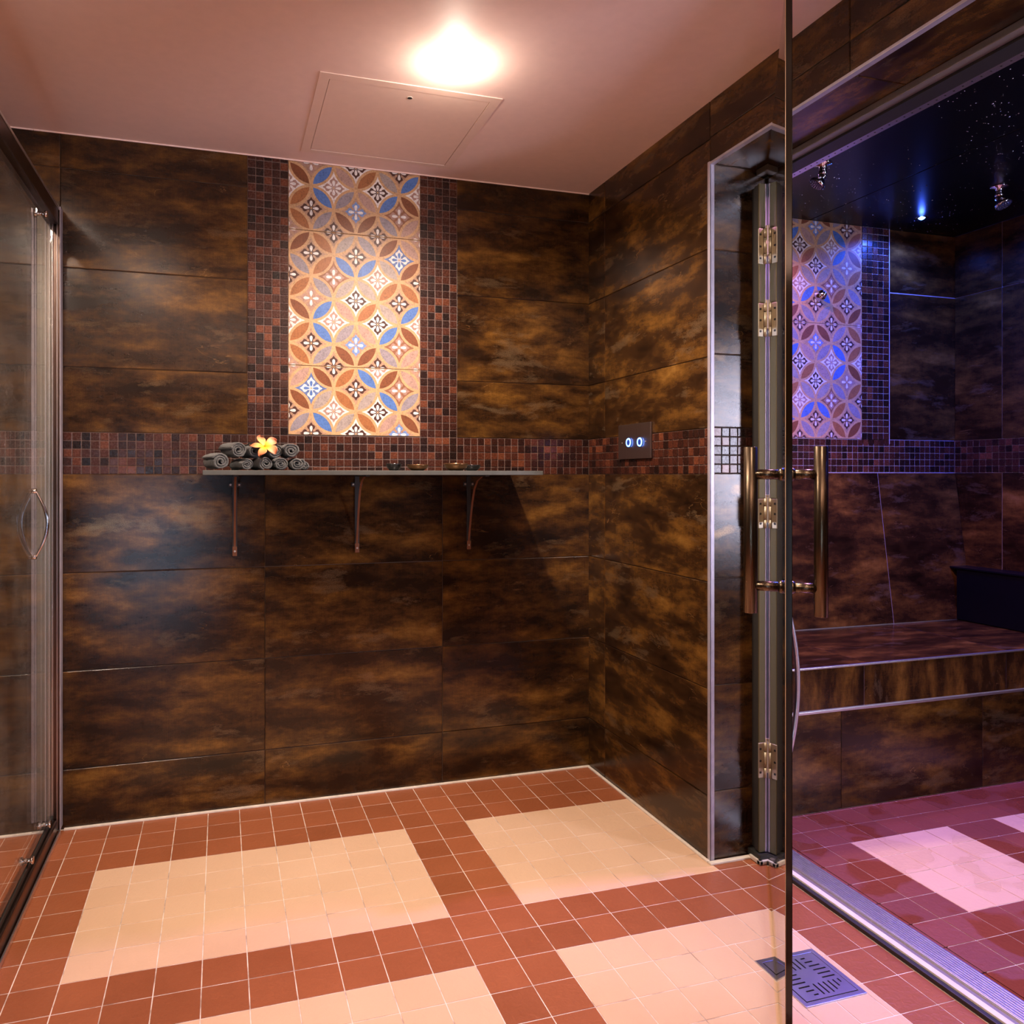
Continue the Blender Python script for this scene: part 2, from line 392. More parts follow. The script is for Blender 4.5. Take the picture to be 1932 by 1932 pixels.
def pattern_tile(mb, pl, u0, v1, rot, vmin, vmax, S=0.468):
    """square printed tile whose top-left corner is (u0, v1); only the slice vmin..vmax is on the wall"""
    p = S / 6; W = p * 0.075
    lo, hi = max(vmin, v1 - S), min(vmax, v1)
    pl.tile(mb, u0, u0 + S, lo, hi, M['pattern'], h=0.003, bev=0.001, gap=0.0008)
    for i in range(len(mb.cols) - 9, len(mb.cols)): mb.cols[i] = C_GOLD
    def T(x, y):   # pattern units (0..6, y down) -> plane coords
        if rot == 180: x, y = 6 - x, 6 - y
        elif rot == 90: x, y = y, 6 - x
        return (u0 + x * p, v1 - y * p)
    def put(pts, col, layer):
        q = clip([T(*a) for a in pts], u0 + 0.002, u0 + S - 0.002, lo + 0.002, hi - 0.002)
        if len(q) < 3: return
        ar = sum(q[i - 1][0] * q[i][1] - q[i][0] * q[i - 1][1] for i in range(len(q)))
        if abs(ar) < 1e-8: return
        if (ar < 0) != pl.flip: q = q[::-1]
        mb.poly([pl.p(a, b, 0.003 + layer * 0.00012) for a, b in q], M['pattern'], (0.5, 0.5), col)
    w = W / p
    for j in range(7):
        for i in range(7):
            if (i + j) % 2: continue
            bg, fc = BG.get((i, j), ('T', 'D'))
            pts = []
            for q in range(4):      # concave diamond
                a0 = q * math.pi / 2; r = 1 + w * 0.5
                cxx, cyy = (1, 1)
                e = math.acos(min(1, 1 / r))
                for k in range(9):
                    a = (1.5 * math.pi - e) + (math.pi + e - (1.5 * math.pi - e)) * k / 8
                    x, y = 1 + r * math.cos(a), 1 + r * math.sin(a)
                    pts.append((i + x * math.cos(a0) - y * math.sin(a0), j + x * math.sin(a0) + y * math.cos(a0)))
            put(pts, BGC[bg], 1)
            for q in range(4):      # four-petalled flower
                a0 = q * math.pi / 2; ca, sa = math.cos(a0), math.sin(a0)
                dark = [(0.02, 0.0), (0.07, 0.07), (0.17, 0.09), (0.22, 0.16), (0.31, 0.18), (0.36, 0.12), (0.39, 0.07), (0.50, 0.0), (0.39, -0.07), (0.36, -0.12), (0.31, -0.18), (0.22, -0.16), (0.17, -0.09), (0.07, -0.07)]
                put([(i + x * ca - y * sa, j + x * sa + y * ca) for x, y in dark], FLC[fc], 2)
                wh = [(0.20 + 0.135 * math.cos(t), 0.062 * math.sin(t) * (1 + 0.35 * math.cos(t))) for t in [k * math.pi / 7 for k in range(14)]]
                put([(i + x * ca - y * sa, j + x * sa + y * ca) for x, y in wh], C_CREAM if fc != 'W' else C_BLUE, 3)
            put([(i + 0.04 * math.cos(t), j + 0.04 * math.sin(t)) for t in [k * math.pi / 4 for k in range(8)]], C_GOLD, 4)
    for j in range(6):
        for i in range(6):
            col = PTC[PET[j][i]]
            # lens joining the two nodes (odd parity) of this cell
            if (i + j) % 2: n1, n2, c1, c2 = (i, j), (i + 1, j + 1), (i + 1, j), (i, j + 1)
            else: n1, n2, c1, c2 = (i + 1, j), (i, j + 1), (i, j), (i + 1, j + 1)
            r = 1 - w; d = math.sqrt(2); h = math.sqrt(r * r - d * d / 4); pts = []
            for (a, b) in ((c1, c2), (c2, c1)):
                an = math.atan2(b[1] - a[1], b[0] - a[0]); e = math.atan2(h, d / 2)
                for k in range(9): t = an - e + 2 * e * k / 8; pts.append((a[0] + r * math.cos(t), a[1] + r * math.sin(t)))
            put(pts, col, 1)

# ------------------------------------------------------------------ structure: floors
RX = (-0.505, 1.507)
def floor_part():
    mb = MB(); pl = Plane((0, 0, 0), (1, 0, 0), (0, 1, 0), (0, 0, 1))
    pl.quad(mb, -1.45, 1.66, -1.35, YB + 0.03, M['grout_f'], 0.0)
    x0, y0 = -0.342, 2.346
    for a in range(-12, 20):
        for b in range(-4, 38):
            u0, u1 = x0 + a * 0.1, x0 + a * 0.1 + 0.1; v1, v0 = y0 - b * 0.1, y0 - b * 0.1 - 0.1
            if a >= 17 and (v0 + v1) / 2 > 1.9: continue
            u0 = max(u0, -1.45); u1 = min(u1, RX[1] if a >= 17 else 9); v1 = min(v1, YB - 0.004); v0 = max(v0, -1.35)
            if a < 17: u1 = min(u1, 1.358 if (v0 + v1) / 2 > 1.88 else 9)
            if u1 - u0 < 0.01 or v1 - v0 < 0.01: continue
            beige = (0 <= b < 5 or 7 <= b < 12 or 14 <= b < 19) and (0 <= a < 9 or 11 <= a < 17)
            if 1.18 < u1 and u0 < 1.344 and v0 < 1.477 and v1 > 1.315:   # cut round the drain
                for (p0, p1, q0, q1) in ((u0, min(u1, 1.181), v0, v1), (max(u0, 1.343), u1, v0, v1), (max(u0, 1.181), min(u1, 1.343), max(v0, 1.477), v1), (max(u0, 1.181), min(u1, 1.343), v0, min(v1, 1.315))):
                    if p1 - p0 > 0.006 and q1 - q0 > 0.006: pl.tile(mb, p0, p1, q0, q1, M['beige' if beige else 'red'], h=0.0010, bev=0.0005, gap=0.0013, uvmode='r')
                continue
            pl.tile(mb, u0, u1, v0, v1, M['beige' if beige else 'red'], h=0.0010, bev=0.0005, gap=0.0013, uvmode='r', jit=0.0001)
    return struct(mb, 'floor')
floor_part()
def steam_floor():
    mb = MB(); pl = Plane((0, 0, 0), (1, 0, 0), (0, 1, 0), (0, 0, 1)); pl.quad(mb, 1.62, 3.3, -0.6, 2.7, M['grout_f'], 0.0)
    P_ = 0.0958; x0, y0 = 1.844, 1.870
    for a in range(-3, 16):
        for b in range(-3, 27):
            u0, v1 = x0 + a * P_, y0 - b * P_; u1, v0 = u0 + P_, v1 - P_
            u0 = max(u0, 1.628); v1 = min(v1, 2.07); u1 = min(u1, 3.22)
            if u1 - u0 < 0.008 or v1 - v0 < 0.008: continue
            beige = (0 <= b < 4 or 6 <= b < 10) and (0 <= a < 4 or 6 <= a < 10)
            pl.tile(mb, u0, u1, v0, v1, M['beigew' if beige else 'redw'], h=0.0015, bev=0.0006, gap=0.0013, uvmode='r')
    return struct(mb, 'floor')
steam_floor()

# sealant bead round the floor
mb = MB()
mb.box((-0.478, YB - 0.012, 0.0005), (XR, YB - 0.001, 0.007), M['sealant'], bev=0.002)
mb.box((XR - 0.011, 1.890, 0.0005), (XR - 0.001, YB - 0.008, 0.007), M['sealant'], bev=0.002)
mb.box((XR - 0.010, 1.874, 0.0005), (1.500, 1.889, 0.007), M['sealant'], bev=0.002)
mb.box((-1.45, YB - 0.012, 0.0005), (-0.57, YB - 0.001, 0.007), M['sealant'], bev=0.002)
struct(mb, 'trim_1')

# ------------------------------------------------------------------ structure: walls
TW = dict(h=0.003, bev=0.0018, gap=0.0009)
LOW = [0.004, 0.189, 0.501, 0.813, 1.128]; UP = [1.262, 1.470, 1.785, 2.100, CEIL + 0.01]
def back_wall():
    mb = MB(); pl = Plane((0, YB + 0.003, 0), (1, 0, 0), (0, 0, 1), (0, -1, 0))
    mb.box((-1.45, YB + 0.004, -0.02), (3.4, YB + 0.12, CEIL + 0.05), M['grout_d'])
    pl.grid(mb, [-1.45, -1.118, -0.488, 0.142, 0.772, XR + 0.02], LOW, M['oxide'], **TW)
    pl.grid(mb, [-1.45, -1.12, -0.49, 0.085], UP, M['oxide'], **TW)
    pl.grid(mb, [0.827, XR + 0.02], UP, M['oxide'], **TW)
    pl.quad(mb, -1.45, XR, 1.128, 1.262, M['grout_m'], 0.0003)
    pl.quad(mb, 0.085, 0.22, 1.262, CEIL, M['grout_m'], 0.0003); pl.quad(mb, 0.688, 0.827, 1.262, CEIL, M['grout_m'], 0.0003)
    pl.mosaic(mb, -1.455, 0.085, 1.128, 1.262, nv=5); pl.mosaic(mb, 0.085, 0.22, 1.128, 1.262, nv=5, nu=5)
    pl.mosaic(mb, 0.22, 0.688, 1.128, 1.262, nv=5); pl.mosaic(mb, 0.688, 0.827, 1.128, 1.262, nv=5, nu=5); pl.mosaic(mb, 0.827, XR, 1.128, 1.262, nv=5)
    pl.mosaic(mb, 0.085, 0.22, 1.262, CEIL + 0.012, nu=5, nv=36); pl.mosaic(mb, 0.688, 0.827, 1.262, CEIL + 0.012, nu=5, nv=36)
    pattern_tile(mb, pl, 0.220, 1.972 + 0.468, 0, 1.262, CEIL + 0.01); pattern_tile(mb, pl, 0.220, 1.972, 0, 1.262, CEIL); pattern_tile(mb, pl, 0.220, 1.504, 90, 1.264, CEIL)
    # steam room part
    pl.quad(mb, 1.62, 3.2, 1.134, 1.282, M['grout_s'], 0.0003); pl.quad(mb, 2.675, 2.823, 1.262, CEIL, M['grout_s'], 0.0003); pl.quad(mb, 2.03, 2.182, 1.262, CEIL, M['grout_s'], 0.0003)
    pl.mosaic(mb, 1.62, 3.2, 1.138, 1.281, nv=5, nu=55); pl.mosaic(mb, 2.675, 2.823, 1.281, CEIL, nu=5, nv=32); pl.mosaic(mb, 2.03, 2.182, 1.281, CEIL, nu=5, nv=32)
    pl.grid(mb, [2.826, 3.21], [1.283, 1.93, CEIL], M['oxide'], **TW); pl.grid(mb, [1.62, 2.03], [1.283, 1.93, CEIL], M['oxide'], **TW)
    pattern_tile(mb, pl, 2.183, 1.773, 180, 1.282, CEIL, 0.492); pattern_tile(mb, pl, 2.183, 2.265, 180, 1.282, CEIL, 0.492)
    pl.quad(mb, 2.823, 2.827, 1.262, CEIL, M['grout_s'], 0.0034); pl.quad(mb, 2.827, 3.2, 1.928, 1.932, M['grout_s'], 0.0033)
    return struct(mb, 'wall_back')
back_wall()

RP = dict(h=0.003, bev=0.0018, gap=0.0009)
def right_wall():
    mb = MB(); pl = Plane((XR + 0.003, 0, 0), (0, 1, 0), (0, 0, 1), (-1, 0, 0)); G = M['grout_d']
    mb.box((XR + 0.004, 1.897, -0.02), (1.616, YB + 0.004, CEIL + 0.05), G)          # pier
    mb.box((XR + 0.004, 0.9, 2.034), (1.616, 1.897, CEIL + 0.05), G)                # lintel
    mb.box((XR + 0.004, -1.35, -0.02), (1.616, 0.896, CEIL + 0.05), G)              # pier out of view
    pl.grid(mb, [1.8925, 2.522, YB + 0.004], LOW, M['oxide'], **RP); pl.grid(mb, [1.8925, 2.522, YB + 0.004], UP, M['oxide'], **RP)
    pl.quad(mb, 1.893, YB, 1.128, 1.262, M['grout_m'], 0.0003); pl.mosaic(mb, 1.8925, YB, 1.128, 1.262, nv=5)
    pl.grid(mb, [0.752, 1.382, 1.8925], [2.0325, 2.105, CEIL + 0.01], M['oxide'], **RP)
    pl.grid(mb, [-1.35, -0.5, 0.13, 0.752, 0.9], LOW, M['oxide'], **RP); pl.grid(mb, [-1.35, -0.5, 0.13, 0.752, 0.9], UP, M['oxide'], **RP); pl.mosaic(mb, -1.35, 0.9, 1.128, 1.262, nv=5)
    rv = Plane((0, 1.896, 0), (1, 0, 0), (0, 0, 1), (0, -1, 0))                     # reveal facing the opening
    RLOW = [0.004, 0.204, 0.512, 0.824, 1.130]; RUP = [1.264, 1.478, 1.781, 2.03]
    rv.grid(mb, [XR + 0.013, 1.62], RLOW, M['oxide'], **RP); rv.grid(mb, [XR + 0.013, 1.62], RUP, M['oxide'], **RP); rv.mosaic(mb, XR + 0.013, 1.62, 1.130, 1.264, nv=5)
    sf = Plane((0, 0, 2.033), (0, 1, 0), (1, 0, 0), (0, 0, -1))                     # soffit
    sf.grid(mb, [0.752, 1.382, 1.893], [XR + 0.013, 1.62], M['oxide'], **RP)
    rv2 = Plane((0, 0.898, 0), (1, 0, 0), (0, 0, 1), (0, 1, 0)); rv2.grid(mb, [XR + 0.01, 1.62], [0.004, 0.8, 1.5, 2.03], M['oxide'], **RP)
    ins = Plane((1.618, 0, 0), (0, 1, 0), (0, 0, 1), (1, 0, 0)); ins.grid(mb, [1.893, 2.3, 2.65], [0.004, 0.6, 1.2, 1.8, 2.21], M['oxide'], **RP); ins.grid(mb, [-0.6, 0.1, 0.9], [0.004, 0.6, 1.2, 1.8, 2.21], M['oxide'], **RP)
    return struct(mb, 'wall_right')
right_wall()
# aluminium edge trims
mb = MB(); mb.box((XR - 0.001, 1.8905, 0.003), (XR + 0.014, 1.897, 2.036), M['bar'], bev=0.001); mb.box((XR - 0.0015, 1.8905, 0.003), (XR + 0.003, 1.902, 2.036), M['bar'], bev=0.0008); struct(mb, 'trim_2')
mb = MB(); mb.box((XR - 0.0012, 0.9, 2.0265), (XR + 0.014, 1.892, 2.031), M['bar'], bev=0.001); mb.box((XR - 0.0015, 0.9, 2.027), (XR + 0.003, 1.892, 2.034), M['bar'], bev=0.0008); struct(mb, 'trim_3')

# steam room shell
mb = MB(); pl = Plane((3.203, 0, 0), (0, 1, 0), (0, 0, 1), (-1, 0, 0)); mb.box((3.204, -0.6, -0.02), (3.3, 2.66, 2.3), M['grout_s'])
pl.grid(mb, [-0.6, 0.08, 0.71, 1.20, 1.82, 2.432, YB], [0.004, 0.5, 1.137], M['oxide'], h=0.003, bev=0.0012, gap=0.0016)
pl.grid(mb, [-0.6, 0.08, 0.71, 1.20, 1.82, 2.432, YB], [1.281, 1.93, CEIL], M['oxide'], h=0.003, bev=0.0012, gap=0.0016); pl.mosaic(mb, -0.6, YB, 1.137, 1.281, nv=5, nu=112)
struct(mb, 'wall_steam_side')
mb = MB(); mb.box((1.616, -0.7, -0.02), (3.3, -0.6, 2.3), M['grout_d']); pl = Plane((0, -0.6, 0), (1, 0, 0), (0, 0, 1), (0, 1, 0)); pl.grid(mb, [1.616, 2.2, 2.83, 3.2], [0.004, 0.5, 1.13, 1.76, 2.21], M['oxide'], **TW); struct(mb, 'wall_steam_front')
mb = MB(); mb.box((1.616, -0.7, CEIL), (2.396, 2.66, 2.3), M['black'], bev=0.002); mb.box((2.400, -0.7, CEIL), (3.3, 2.66, 2.3), M['black'], bev=0.002); struct(mb, 'ceiling_steam')

# main ceiling with hatch opening
mb = MB()
hx0, hx1, hy0, hy1 = 0.270, 0.762, 2.063, 2.554
for a, b in (((-1.45, -1.45), (hx0, YB + 0.1)), ((hx1, -1.45), (XR + 0.01, YB + 0.1)), ((hx0, -1.45), (hx1, hy0)), ((hx0, hy1), (hx1, YB + 0.1))):
    mb.box((a[0], a[1], CEIL), (b[0], b[1], CEIL + 0.05), M['ceil'])
struct(mb, 'ceiling')
mb = MB(); mb.box((-0.565, YB - 0.005, CEIL - 0.004), (XR, YB - 0.0005, CEIL + 0.001), M['ceil'], bev=0.001); mb.box((-1.45, YB - 0.005, CEIL - 0.004), (-0.566, YB - 0.0005, CEIL + 0.001), M['ceil'], bev=0.001); struct(mb, 'trim_4')
# rooms' unseen enclosure
mb = MB(); mb.box((-1.55, -1.45, -0.02), (-1.45, YB + 0.1, CEIL + 0.05), M['paint']); pl = Plane((-1.45, 0, 0), (0, 1, 0), (0, 0, 1), (1, 0, 0)); pl.grid(mb, [-1.35, -0.7, -0.07, 0.56, 1.19, 1.82, 2.45, 2.65], LOW + UP, M['oxide'], **TW); struct(mb, 'wall_left')
mb = MB()
for a, b in (((-1.45, 0), (-0.66, 2.3)), ((-0.48, 0), (1.4, 2.3)), ((-0.66, 0), (-0.48, 0.03)), ((-0.66, 1.15), (-0.48, 2.3))):
    mb.box((a[0], -1.45, a[1]), (b[0], -1.35, b[1]), M['paint'])
struct(mb, 'wall_front')
pane_mb = MB(); pane_mb.box((-0.65, -1.43, 0.04), (-0.49, -1.42, 1.14), M['added_pane']); pane_mb.box((-0.66, -1.36, 0.03), (-0.652, -1.345, 1.15), M['white']); pane_mb.box((-0.488, -1.36, 0.03), (-0.48, -1.345, 1.15), M['white']); struct(pane_mb, 'added_pane_1')  # unseen glowing pane, added to give the bluish strip reflection on the back wall

# ------------------------------------------------------------------ ceiling access panel
ap = empty('access_panel', (0.516, 2.31, CEIL), 'square flush access hatch in the pink ceiling above the shelf', 'access panel')
mb = MB()
o0, o1, p0, p1 = 0.254, 0.777, 2.048, 2.568; i0, i1, q0, q1 = 0.283, 0.749, 2.077, 2.545
for a, b in (((o0, p0), (i0, p1)), ((i1, p0), (o1, p1)), ((i0, p0), (i1, q0)), ((i0, q1), (i1, p1))):
    mb.box((a[0], a[1], CEIL - 0.0022), (b[0], b[1], CEIL + 0.006), M['hatch'])
mb.build('frame', ap, (0.516, 2.31, CEIL))
mb = MB(); mb.box((i0 + 0.0016, q0 + 0.0016, CEIL - 0.0012), (i1 - 0.0016, q1 - 0.0016, CEIL + 0.012), M['hatch'], bev=0.0005); dr = mb.build('door_panel', ap, (0.516, 2.31, CEIL))
mb = MB(); mb.lathe([(0.007, -0.0022), (0.0085, -0.0022), (0.0085, -0.0010)], M['white'], 20, Matrix.Translation((0.519, 2.118, CEIL)), cap=False); mb.lathe([(0.0072, -0.0016), (0.001, -0.0014)], M['gap'], 20, Matrix.Translation((0.519, 2.118, CEIL)))
l_ = mb.build('lock', dr, (0.519, 2.118, CEIL)); l_['label'] = 'small dark key lock'

# ------------------------------------------------------------------ lamps
def downlight(x, y, watts, colr, label, mat, name, r=0.036, rad=0.03, group=None, size=R(150), blend=0.6):
    e = empty(name, (x, y, CEIL), label, 'ceiling light', group)
    T_ = Matrix.Translation((x, y, CEIL))
    mb = MB(); mb.lathe([(r + 0.012, 0.0), (r + 0.010, -0.0015), (r + 0.002, -0.002), (r, -0.001)], M['white'] if mat is M['lamp'] else M['chrome'], 40, T_, cap=False); mb.build('bezel', e, (x, y, CEIL))
    mb = MB(); mb.lathe([(r, -0.001), (r * 0.6, -0.006), (0.001, -0.009)], mat, 40, T_); mb.build('lamp_face', e, (x, y, CEIL))
    if mat is M['lamp']:
        ld = spot('lamp_light', None, watts, colr, size=size, blend=blend, rad=rad); dz = -0.02
        gd = bpy.data.lights.new('lens_glow', 'POINT'); gd.energy = 3.2; gd.color = colr; gd.shadow_soft_size = 0.02
        go = bpy.data.objects.new('lens_glow', gd); COL.objects.link(go); go.parent = e; go.location = (0, 0, -0.045)
    else:
        ld = spot('lamp_light', None, watts, colr, size=size, blend=blend, rad=rad); dz = -0.012
        gd = bpy.data.lights.new('lens_glow', 'POINT'); gd.energy = 0.35; gd.color = colr; gd.shadow_soft_size = 0.01
        go = bpy.data.objects.new('lens_glow', gd); COL.objects.link(go); go.parent = e; go.location = (0, 0, -0.03)
    l = bpy.data.objects.new('lamp_light', ld); COL.objects.link(l); l.parent = e; l.location = (0, 0, dz)
    return e
LB = ['bright warm round downlight in the pink ceiling beside the access hatch', 'warm ceiling downlight behind the camera near the shower screen', 'added warm fill downlight between the camera and the steam door', 'warm ceiling downlight over the shower behind the screen', 'added warm fill downlight at the unseen back of the room']
for (x, y, wt, c), lb in zip(LAMPS, LB): downlight(x, y, wt, c, lb, M['lamp'], 'downlight', size=R(162), blend=0.8)
LB2 = ['small round blue led light glowing in the black steam room ceiling', 'violet led light in the steam room ceiling hidden by the glass door edge', 'added pale pink fill led hidden in the steam room ceiling above the threshold', 'added blue fill led in the steam room ceiling beyond the frame']
for (x, y, wt, c, sz_), lb, m in zip(LEDS, LB2, (M['led_b'], M['led_p'], M['led_p'], M['led_b'])): downlight(x, y, wt, c, lb, m, 'led_light', r=0.013, rad=0.012, size=R(sz_))
tl = empty('added_glow_panel', (3.19, -0.3, 1.3), 'pale violet glowing panel added on the unseen part of the far steam room wall', 'added fill light')  # unseen glowing panel, added to reflect in the door reveal
mb = MB(); mb.box((3.172, -0.57, 0.75), (3.199, -0.02, 1.85), M['alu'], bev=0.006); mb.build('housing', tl, (3.19, -0.3, 1.3))
mb = MB(); mb.box((3.166, -0.54, 0.78), (3.174, -0.05, 1.82), M['added_panel']); mb.build('diffuser', tl, (3.19, -0.3, 1.3))

for x_, e_, lb_ in ((-0.35, 105, 'added bronze bowl uplighter on the unseen wall behind the camera near the glowing pane'), (0.85, 66, 'added bronze bowl uplighter on the unseen wall behind the camera towards the steam room')):
    gl_ = empty('added_uplighter', (x_, -1.35, 1.70), lb_, 'added fill light')  # unseen uplighters, added to brighten the ceiling
    mb = MB(); mb.lathe([(0.05, 0.0), (0.05, 0.012), (0.02, 0.02), (0.02, 0.06)], M['bronze'], 30, Matrix.Translation((x_, -1.35, 1.68)) @ Matrix.Rotation(R(-90), 4, 'X')); mb.build('wall_mount', gl_, (x_, -1.35, 1.70))
    mb = MB(); mb.lathe([(0.01, -0.05), (0.06, -0.035), (0.10, 0.0), (0.115, 0.045), (0.110, 0.045), (0.095, 0.003), (0.055, -0.028), (0.01, -0.04)], M['bronze'], 36, Matrix.Translation((x_, -1.20, 1.70))); mb.build('bowl_shade', gl_, (x_, -1.35, 1.70))
    ld_ = spot('uplight', None, e_, WARM, size=R(150), blend=0.9, rad=0.06); lo_ = bpy.data.objects.new('uplight', ld_); COL.objects.link(lo_); lo_.parent = gl_; lo_.location = (0, 0.15, 0.03); lo_.rotation_euler = (R(180 - 14), 0, 0)
# ------------------------------------------------------------------ steam room: bench, ledge
bn = empty('bench', (2.5, 2.05, 0), 'brown tiled built-in bench with aluminium edge trims in the steam room', 'bench')
BL = (2.5, 2.05, 0)
YS = 2.051
mb = MB(); mb.box((1.622, YS + 0.018, 0.001), (3.198, 2.645, 0.335), M['grout_s']); pl = Plane((0, YS + 0.018, 0), (1, 0, 0), (0, 0, 1), (0, -1, 0))
pl.grid(mb, [1.622, 1.999, 2.626, 3.199], [0.002, 0.335], M['oxide'], h=0.003, bev=0.001, gap=0.0011); mb.build('base', bn, BL)
mb = MB(); mb.box((1.622, YS + 0.004, 0.345), (3.198, 2.645, 0.486), M['grout_s']); pl = Plane((0, YS + 0.004, 0), (1, 0, 0), (0, 0, 1), (0, -1, 0))
pl.grid(mb, [1.622, 2.082, 2.722, 3.199], [0.347, 0.486], M['oxide_v'], h=0.003, bev=0.001, gap=0.0016)
pt_ = Plane((0, 0, 0.486), (1, 0, 0), (0, 1, 0), (0, 0, 1)); pt_.grid(mb, [1.622, 2.10, 2.74, 3.199], [YS + 0.01, 2.60], M['oxide'], h=0.003, bev=0.001, gap=0.0014)
mb.build('seat', bn, BL)
mb = MB(); mb.box((1.622, YS - 0.001, 0.4835), (3.198, YS + 0.010, 0.4895), M['alu'], bev=0.001); mb.build('edge_trim', bn, BL)
mb = MB(); mb.box((1.622, YS - 0.001, 0.337), (3.198, YS + 0.02, 0.3455), M['alu'], bev=0.001); mb.build('edge_trim', bn, BL)
# sloping backrest
import numpy as _np
a_ = Vector((0, 2.562, 0.489)); b_ = Vector((0, 2.647, 1.136)); sl = (b_ - a_); ln = sl.length; vv = sl.normalized(); nn = Vector((0, -vv.z, vv.y))
pl = Plane((0, a_.y, a_.z), (1, 0, 0), vv, nn); mb = MB()
mb.poly([(1.622, 2.562, 0.489), (3.197, 2.562, 0.489), (3.197, 2.647, 1.136), (1.622, 2.647, 1.136)], M['grout_s']); mb.poly([(3.197, 2.562, 0.489), (3.197, 2.648, 0.489), (3.197, 2.647, 1.136)], M['grout_s']); mb.poly([(1.622, 2.562, 0.489), (1.622, 2.647, 1.136), (1.622, 2.648, 0.489)], M['grout_s'])
mb.poly([(1.622, 2.562, 0.489), (1.622, 2.648, 0.489), (3.197, 2.648, 0.489), (3.197, 2.562, 0.489)], M['grout_s'])
pl.grid(mb, [1.622, 2.125, 2.755, 3.198], [0.002, ln], M['oxide'], h=0.003, bev=0.001, gap=0.0018)
mb.build('backrest', bn, BL)
lg = MB(); lg.box((3.103, 0.3, 0.492), (3.199, 2.560, 0.716), M['black'], bev=0.002); lg.box((3.098, 0.3, 0.714), (3.199, 2.590, 0.722), M['black'], bev=0.0015); lg.box((3.098, 0.3, 0.001), (3.199, 2.03, 0.490), M['oxide'])
g = lg.build('ledge', bn, BL); g['label'] = 'black tiled ledge'

# ------------------------------------------------------------------ steam doorway: post, header, threshold
mb = MB()
mb.box((1.498, 1.8552, 0.03), (1.575, 1.872, 1.970), M['rubber_shade']); mb.box((1.505, 1.8722, 0.03), (1.575, 1.8925, 1.970), M['rubber_shade']); mb.box((1.4965, 1.850, 0.03), (1.5155, 1.855, 1.972), M['post'], bev=0.001); mb.box((1.5155, 1.848, 0.03), (1.5205, 1.853, 1.972), M['bar'], bev=0.001); mb.box((1.5206, 1.8485, 0.03), (1.534, 1.853, 1.972), M['rubber_shade'])  # black boxes behind the olive plate stand for the post's shaded side
mb.box((1.575, 1.858, 0.02), (1.618, 1.8925, 2.028), M['rubber_shade'])
mb.box((1.490, 1.838, 0.003), (1.535, 1.8925, 0.026), M['rubber_shade']); mb.box((1.484, 1.832, 0.0025), (1.530, 1.846, 0.014), M['seal'], bev=0.002); mb.box((1.484, 1.832, 0.0025), (1.496, 1.880, 0.014), M['seal'], bev=0.002)
struct(mb, 'trim_5')
mb = MB(); mb.box((1.520, 0.9, 2.012), (1.548, 1.893, 2.0295), M['satin'], bev=0.002); mb.box((1.5482, 0.9, 2.006), (1.600, 1.893, 2.0295), M['rubber_shade']); mb.box((1.6002, 0.9, 2.008), (1.628, 1.893, 2.0295), M['alu'], bev=0.001)
for k in range(44): mb.lathe([(0.0022, 0), (0.0022, 0.0006)], M['rubber_shade'], 8, Matrix.Translation((1.614, 0.92 + k * 0.022, 2.0073)))
struct(mb, 'trim_6')
th = empty('threshold', (1.57, 1.38, 0), 'silver ribbed metal threshold track across the steam room doorway', 'threshold')
mb = MB(); mb.box((1.507, 0.9, 0.001), (1.521, 1.845, 0.012), M['rubber_shade'], bev=0.003); mb.build('rubber_seal', th, (1.57, 1.38, 0))
mb = MB(); mb.box((1.5212, 0.9, 0.001), (1.538, 1.85, 0.016), M['sealant'], bev=0.002); mb.box((1.5382, 0.9, 0.001), (1.563, 1.87, 0.006), M['satin'])
mb.box((1.563, 0.9, 0.001), (1.628, 1.88, 0.012), M['alu'], bev=0.001)
for k in range(8): mb.box((1.5655 + k * 0.0078, 0.9, 0.0118), (1.5705 + k * 0.0078, 1.88, 0.0138), M['alu'], bev=0.0008)
mb.build('track', th, (1.57, 1.38, 0))

# ------------------------------------------------------------------ glass steam door, swung open towards the camera
HX, HY = 1.532, 1.850; DD = Vector((-math.sin(R(37.6)), -math.cos(R(37.6)), 0)); NN = Vector((DD.y, -DD.x, 0)) # left face normal
if NN.x > 0: NN = -NN
DL = 0.90
door = empty('door_1', (HX, HY, 0.012), 'frameless clear glass steam room door standing open with bronze pull bars', 'door'); door['kind'] = 'structure'
D0 = Vector((HX, HY, 0))
MD = Matrix(((DD.x, NN.x, 0, HX), (DD.y, NN.y, 0, HY), (0, 0, 1, 0), (0, 0, 0, 1)))
loc = (HX, HY, 0.012); gt_ = 0.006
mb = MB()
def dp(l, n, z): return MD @ Vector((l, n, z))
z0, z1, l0 = 0.014, 2.008, 0.012
for n, fl_ in ((gt_, 1), (-gt_, 0)):
    q = [dp(l0, n, z0), dp(DL - 0.001, n, z0), dp(DL - 0.001, n, z1), dp(l0, n, z1)]; mb.poly(q if fl_ else q[::-1], M['glass'])
mb.poly([dp(DL, gt_ - 0.001, z0), dp(DL, -gt_ + 0.001, z0), dp(DL, -gt_ + 0.001, z1), dp(DL, gt_ - 0.001, z1)], M['edge'])
mb.poly([dp(DL, gt_ - 0.001, z0), dp(DL, gt_ - 0.001, z1), dp(DL - 0.001, gt_, z1), dp(DL - 0.001, gt_, z0)], M['edgeb'])
mb.poly([dp(DL, -gt_ + 0.001, z0), dp(DL, -gt_ + 0.001, z1), dp(DL - 0.001, -gt_, z1), dp(DL - 0.001, -gt_, z0)], M['edge'])
